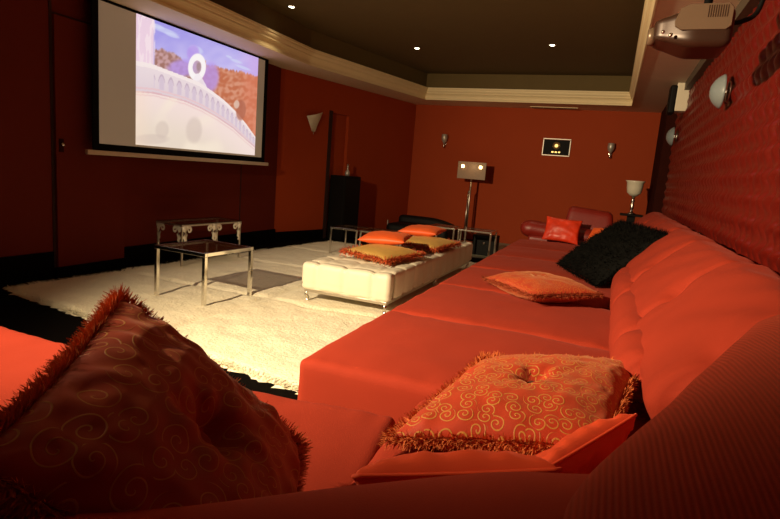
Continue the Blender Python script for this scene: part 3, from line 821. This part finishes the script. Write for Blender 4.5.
# far arm, in dark leather
v, f = tube(catmull([(-1.12, 7.78, .57), (-1.0, 7.8, .6), (-.8, 7.82, .585), (-.4, 7.84, .56), (.25, 7.86, .55)], 6, False), [.03, .06, .085, .1, .11, .115, .12, .12, .12, .12, .12, .12, .12, .12, .12, .12, .12, .12, .12, .12, .12, .12, .12, .12, .12][:25], 18)
obj('far_armrest', v, f, M['leather'], sofa, label='dark red leather armrest')
v, f = rbox(-.24, 8.02, .78, .62, .16, .32, .06, (14, 8, 10), lambda p, u: Vector((p.x * (1 - .08 * u[2]), p.y + .1 * u[2] * .5, p.z - .02 * u[0])))
obj('far_headrest', v, f, M['leather'], sofa, label='dark red leather headrest')
b = bmesh.new(); box(b, -1.0, .6, 7.68, 7.95, .03, .52, .05, 4); bmobj('far_arm_base', b, M['leather'], sofa)
pillow('satin_cushion', 'shiny red patterned cushion leaning on the far dark leather armrest', (-.55, 7.56, .645), (1, .0, -.05), (0, -.85, .35), .235, .17, .06, M['satin_pattern'], seed=80, n=22, wr=.012)
pillow('small_cushion', 'small plain orange cushion half hidden behind the black fur cushion', (-.06, 7.2, .62), (.75, -.6, .1), (-.5, -.5, .5), .2, .17, .06, M['orange'], seed=84, n=20)

# ------------------------------------------------------------------ lamps and wall fittings
GS = 'chrome and glass uplighter sconces'
def tulip(label, x, y, z, rz):
    t = thing('wall_sconce', label, 'wall lamp', (x, y, z), (0, 0, rz), None)
    v, f = lathe([(.0, -.05), (.018, -.05), (.026, -.02), (.05, .01), (.062, .06), (.056, .13), (.052, .135), (.046, .07), (.02, .01), (0, .0)], 20)
    obj('glass_shade', [(q[0], q[1] - .08, q[2]) for q in v], f, M['silver'], t)
    v, f = lathe([(0, -.13), (.014, -.13), (.02, -.1), (.012, -.07), (.016, -.045), (0, -.045)], 16)
    obj('stem', [(q[0], q[1] - .08, q[2]) for q in v], f, M['chrome'], t)
    v, f = merge(tube([(0, -.07, -.09), (0, -.03, -.08), (0, 0, -.04)], .009, 8), rbox(0, -.006, -.03, .05, .012, .1, .005, (4, 2, 6)))
    obj('wall_bracket', v, f, M['chrome'], t)
tulip('small chrome and glass wall lamp on the back wall above the floor lamp', -3.23, YB, 1.9, 0)
tulip('small chrome and glass wall lamp on the back wall right of the framed disc', -.13, YB, 1.9, 0)
# shell lamp on angled wall
p = mp(.72); ang = math.atan2(d.y, d.x) 
t = thing('shell_sconce', 'fan shaped pale glass wall lamp left of the dark niche', 'wall lamp', (p[0], p[1], 1.9), (0, 0, ang))
V = []; F = []
for i in range(17):
    a = -1 + 2 * i / 16
    for j in range(9):
        s = j / 8
        w = .03 + .15 * s; V.append((a * w, -.03 - .07 * s * (1 - a * a * .8) - .006 * math.cos(i * PI), -.14 + .27 * s + .05 * s * a))
for i in range(16):
    for j in range(8): q = i * 9 + j; F.append((q, q + 9, q + 10, q + 1))
so = obj('glass_shade', V, F, M['milk'], t); md = so.modifiers.new('thick', 'SOLIDIFY'); md.thickness = .006
v, f = merge(rbox(0, -.012, -.05, .07, .024, .14, .01, (6, 3, 6)), tube([(0, -.03, -.14), (0, -.035, -.19)], [.012, .004], 8)); obj('wall_bracket', v, f, M['chrome'], t)
# dish lamps on padded wall
def dish(label, y, z):
    t = thing('dish_sconce', label, 'wall lamp', (.69, y, z))
    R_ = .125
    v, f = lathe([(0, -.085), (.04, -.08), (.075, -.062), (.1, -.04), (.12, -.012), (R_, 0), (R_ - .006, .003), (.09, -.03), (.05, -.06), (0, -.074)], 32)
    obj('glass_dish', [(q[2] - .035, q[0], q[1]) for q in v], f, M['glass_white'], t)
    v, f = lathe([(0, 0), (.06, 0), (.066, .008), (.06, .016), (0, .018)], 28); obj('wall_plate', [(-q[2] + .012, q[0] , q[1] * 1.2) for q in v], f, M['chrome_dull'], t)
    bx = bmesh.new(); box(bx, -.1, .0, -.012, .012, -.012, .012, .003); bmobj('arm', bx, M['chrome'], t)
dish('frosted glass dish wall lamp on the padded wall, nearer the projector', 4.8, 2.02)
dish('frosted glass dish wall lamp on the padded wall, below the white speaker', 8.4, 2.0)
# white loudspeaker
t = thing('wall_speaker', 'white loudspeaker with black front mounted high on the padded wall', 'speaker', (.65, 7.86, 2.22))
bx = bmesh.new(); box(bx, -.085, .06, -.12, .12, .03, .37, .012); bmobj('cabinet', bx, M['white_plastic'], t)
bx = bmesh.new(); box(bx, -.155, -.076, -.13, .13, .0, .34, .025, 3); bmobj('front_grille', bx, M['black'], t)
# framed disc
t = thing('framed_disc', 'small silver frame holding a gold disc on the back wall', 'picture frame', (-1.075, YB - .0, 1.91))
bx = bmesh.new()
for s in (-1, 1): box(bx, -.25, .25, -.025, 0, s * .15 - .009, s * .15 + .009, .003); box(bx, s * .241 - .009, s * .241 + .009, -.025, 0, -.135, .135, .003)
bmobj('frame', bx, M['silver'], t)
bx = bmesh.new(); box(bx, -.235, .235, -.012, 0, -.135, .135); bmobj('backing', bx, M['black'], t)
v, f = lathe([(.022, 0), (.07, 0), (.07, .004), (.022, .004)], 32); obj('disc', [(q[0] , -.012 - q[2], q[1] + .03) for q in v], f, M['gold'], t)
for k in (-1, 0, 1):
    bx = bmesh.new(); box(bx, k * .06 - .018, k * .06 + .018, -.014, -.0125, -.1, -.075); bmobj('caption_plate', bx, M['gold'], t)
# ceiling vent
t = thing('ceiling_vent', 'narrow slotted vent in the cream ceiling edge before the back wall', 'vent', (-1.18, 10.5, HS))
bx = bmesh.new(); box(bx, -.42, .42, -.05, .05, -.012, 0, .003); bmobj('frame', bx, M['cream'], t)
bx = bmesh.new()
for k in range(3): box(bx, -.39, .39, -.035 + k * .028, -.02 + k * .028, -.014, -.0125)
bmobj('slots', bx, M['groove'], t)
# floor lamp
t = thing('floor_lamp', 'tall chrome floor lamp with a flat amber glass shade and two lit bulbs', 'floor lamp', (-2.5, 10.25, 0))
v, f = lathe([(0, 0), (.15, 0), (.15, .012), (.03, .03), (.02, .05), (0, .05)], 28); obj('base', v, f, M['chrome_dull'], t)
v, f = merge(tube([(0, 0, .04), (0, 0, 1.42)], .019, 12), tube([(-.035, .01, .04), (-.035, .01, .95)], .012, 10), tube([(-.035, .01, .95), (0, 0, .98)], .02, 10)); obj('pole', v, f, M['chrome_dull'], t)
bx = bmesh.new(); box(bx, -.27, .27, -.06, -.045, 1.20, 1.52, .004); bmobj('lamp_shade', bx, M['lampglass'], t)
bx = bmesh.new(); box(bx, -.2, .2, -.01, .01, 1.43, 1.45, .004); bmobj('bulb_holder', bx, M['chrome'], t)
for s in (-1, 1):
    v, f = rbox(s * .17, -.075, 1.43, .055, .03, .055, .014, (6, 4, 6)); obj('bulb', v, f, M['bulb'], t)
# white table lamp on dark pedestal
t = thing('pedestal_table', 'narrow dark pedestal table in the far right corner beneath the white lamp', 'table', (.33, 9.6, 0))
bx = bmesh.new(); box(bx, -.17, .17, -.17, .17, .83, .86, .006); bmobj('table_top', bx, M['black'], t)
bx = bmesh.new(); box(bx, -.06, .06, -.06, .06, .03, .83, .006); bmobj('column', bx, M['black'], t)
bx = bmesh.new(); box(bx, -.16, .16, -.16, .16, 0, .03, .006); bmobj('foot_plate', bx, M['black'], t)
t = thing('table_lamp', 'white tulip glass lamp on a chrome stem in the far right corner', 'table lamp', (.32, 9.6, .86))
v, f = lathe([(0, 0), (.07, 0), (.07, .012), (.025, .03), (.02, .08), (.035, .1), (.02, .12), (.035, .145), (.02, .165), (.02, .19), (.035, .21), (.02, .235), (.03, .29), (0, .29)], 24); obj('stem', v, f, M['chrome'], t)
v, f = lathe([(0, .29), (.05, .29), (.105, .34), (.118, .42), (.125, .5), (.15, .53), (.144, .53), (.118, .5), (.108, .42), (.09, .35), (0, .31)], 32); obj('glass_shade', v, f, M['milk'], t)
# black cabinet in the niche and stool
cab = thing('niche_cabinet', 'tall black cabinet standing in the dark niche of the angled wall', 'cabinet', (*mp(1.45, .175), 0), (0, 0, ang))
bx = bmesh.new(); box(bx, -.23, .2, -.16, .16, .0, 1.09, .008); bmobj('body', bx, M['black'], cab)
bx = bmesh.new(); box(bx, -.215, .185, -.172, -.161, .05, 1.04, .003); dk = bmobj('door', bx, M['black_soft'], cab)
t = thing('decanter', 'small silver and glass decanter on top of the black cabinet', 'decanter', (*mp(1.5, .15), 1.09))
v, f = lathe([(0, 0), (.035, 0), (.045, .03), (.04, .07), (.016, .1), (.013, .15), (.02, .16), (0, .165)], 20); obj('body', v, f, M['silver'], t)
v, f = lathe([(0, .16), (.012, .165), (.02, .185), (.012, .205), (0, .21)], 16); obj('stopper', v, f, M['chrome'], t)
t = thing('black_armchair', 'low black leather chair by the back wall behind the bench', 'chair', (-3.1, 9.35, 0))
v, f = rbox(0, 0, .2, 1.15, .7, .24, .08, (16, 12, 8)); obj('seat', v, f, M['black_soft'], t)
v, f = rbox(0, .34, .28, 1.15, .2, .32, .08, (20, 8, 8), lambda p, u: Vector((p.x, p.y, p.z - .12 * max(0, u[0]) ** 2 * (1 + u[2]) / 2))); obj('backrest', v, f, M['black_soft'], t)
for ix in (-1, 1):
    for iy in (-1, 1):
        v, f = tube([(ix * .48, iy * .28, 0), (ix * .48, iy * .28, .09)], .025, 10); obj('leg', v, f, M['black'], t)
v, f = rbox(-.585, -.2, .31, .012, .05, .09, .005, (3, 4, 4)); obj('silver_tag', v, f, M['silver'], t)

# projector
t = thing('projector', 'bronze coloured video projector hanging from the ceiling at the right wall', 'projector', (.29, 3.3, 2.6))
def prj(p, u):
    q = p.copy()
    # tapers towards the lens at -x, and bellied underside
    k = smooth(.1, -1, u[0])
    q.z = q.z * (1 - .45 * k) - .0 * k; q.y = q.y * (1 - .3 * k)
    return q
v, f = rbox(-.03, 0, -.54, .345, .34, .19, .04, (24, 20, 12), prj); obj('housing', v, f, M['proj_dark'], t)
V = []; F = []
ol2 = [(-.13, .0), (-.105, .052), (-.06, .068), (.14, .068), (.165, .05), (.165, -.02), (.14, -.035), (-.09, -.035), (-.125, -.02)]
m = len(ol2)
for dz in (0, .012):
    for (a, c) in ol2: V.append((a * .84 * (1 if dz == 0 else .97) - .01, -.165 - dz, -.52 + c * 1.2 * (1 if dz == 0 else .95)))
F = [(k, (k + 1) % m, m + (k + 1) % m, m + k) for k in range(m)] + [tuple(m + k for k in range(m))]
obj('side_panel', V, F, M['proj_side'], t, smooth=False, label='paler bronze side panel')
bx = bmesh.new()
for k in range(9): box(bx, .02 + k * .01, .024 + k * .01, -.1785, -.1765, -.505, -.45)
bmobj('vent_slots', bx, M['proj_dark'], t)
v, f = lathe([(0, 0), (.05, 0), (.04, .03), (.034, .035), (.028, .02), (0, .015)], 24); obj('lens', [(-.195 - q[2], q[0], q[1] - .55) for q in v], f, M['proj_side'], t)
for k, (a, c) in enumerate([(-.165, -.57), (-.13, -.585)]):
    v, f = lathe([(0, 0), (.009, 0), (.009, .006), (0, .008)], 12); obj('button', [(q[0] + a, -.15 + a * .15 - q[2] - .0, q[1] + c) for q in v], f, M['chrome_dull'], t)
v, f = merge(tube([(.03, 0, -.46), (.03, 0, -.01)], .02, 12), rbox(.03, 0, -.45, .16, .12, .02, .008, (4, 4, 2)), rbox(.03, 0, -.012, .12, .12, .022, .008, (4, 4, 2))); obj('ceiling_mount', v, f, M['black'], t)
v, f = tube(catmull([(.14, .02, -.48), (.2, .04, -.47), (.27, .08, -.4), (.3, .1, -.15), (.29, .1, -.02)], 6, False), .012, 8); obj('cable', v, f, M['black'], t)

# downlights
GD = 'recessed ceiling downlights'
def downlight(label, x, y, z, grp=GD):
    t = thing('downlight', label, 'ceiling light', (x, y, z), (0, 0, 0), grp)
    v, f = lathe([(.034, 0), (.055, 0), (.057, -.006), (.036, -.008), (.034, 0)], 24); obj('trim_ring', v, f, M['chrome_dull'], t)
    v, f = lathe([(0, -.004), (.034, -.004), (.03, -.009), (0, -.011)], 20); obj('lens', v, f, M['down'], t)
    return t
def spot(x, y, z, tgt, e_, ang_, blend=.6, rad=.03, col=(1, .78, .45)):
    l = bpy.data.lights.new('spot', 'SPOT'); l.energy = e_; l.spot_size = ang_; l.spot_blend = blend; l.shadow_soft_size = rad; l.color = col
    o_ = bpy.data.objects.new('spot', l); link(o_); o_.location = (x, y, z)
    dv = Vector(tgt) - Vector((x, y, z)); o_.rotation_euler = dv.to_track_quat('-Z', 'Y').to_euler()
    return o_
DL = [(-3.8, 5.85, 'recessed downlight in the brown ceiling nearest the projection screen'), (-2.96, 7.95, 'recessed downlight in the brown ceiling, middle one of the three'), (-1.0, 7.82, 'recessed downlight in the brown ceiling nearest the projector')]
for x, y, lb in DL:
    downlight(lb, x, y, HT, None)
    spot(x, y, HT - .03, (x, y, 0), 14, math.radians(100), .8)
WARM = (1, .76, .46)
spot(-3.03, -.1, 2.35, (-.75, 4.2, 1.05), 1800, math.radians(96), 1.0, .035, WARM)
# bounce and remaining downlights of the near ceiling
def area(x, y, z, sx, sy, e_, col, rot=(0, 0, 0)):
    l = bpy.data.lights.new('area', 'AREA'); l.shape = 'RECTANGLE'; l.size = sx; l.size_y = sy; l.energy = e_; l.color = col
    o_ = bpy.data.objects.new('area', l); link(o_); o_.location = (x, y, z); o_.rotation_euler = rot; return o_
# the two bulbs of the floor lamp
l = bpy.data.lights.new('lamp_bulb', 'POINT'); l.energy = 1.2; l.color = (1, .6, .25); l.shadow_soft_size = .05
o_ = bpy.data.objects.new('lamp_bulb', l); link(o_); o_.location = (-2.5, 10.0, 1.43)
w = bpy.data.worlds.new('world'); SC.world = w; w.use_nodes = True
w.node_tree.nodes['Background'].inputs[0].default_value = (.02, .008, .004, 1); w.node_tree.nodes['Background'].inputs[1].default_value = .1

SC.view_settings.view_transform = 'Standard'; SC.view_settings.look = 'None'
SC.view_settings.gamma = 1; SC.view_settings.use_curve_mapping = False
SC.view_settings.exposure = 0.0
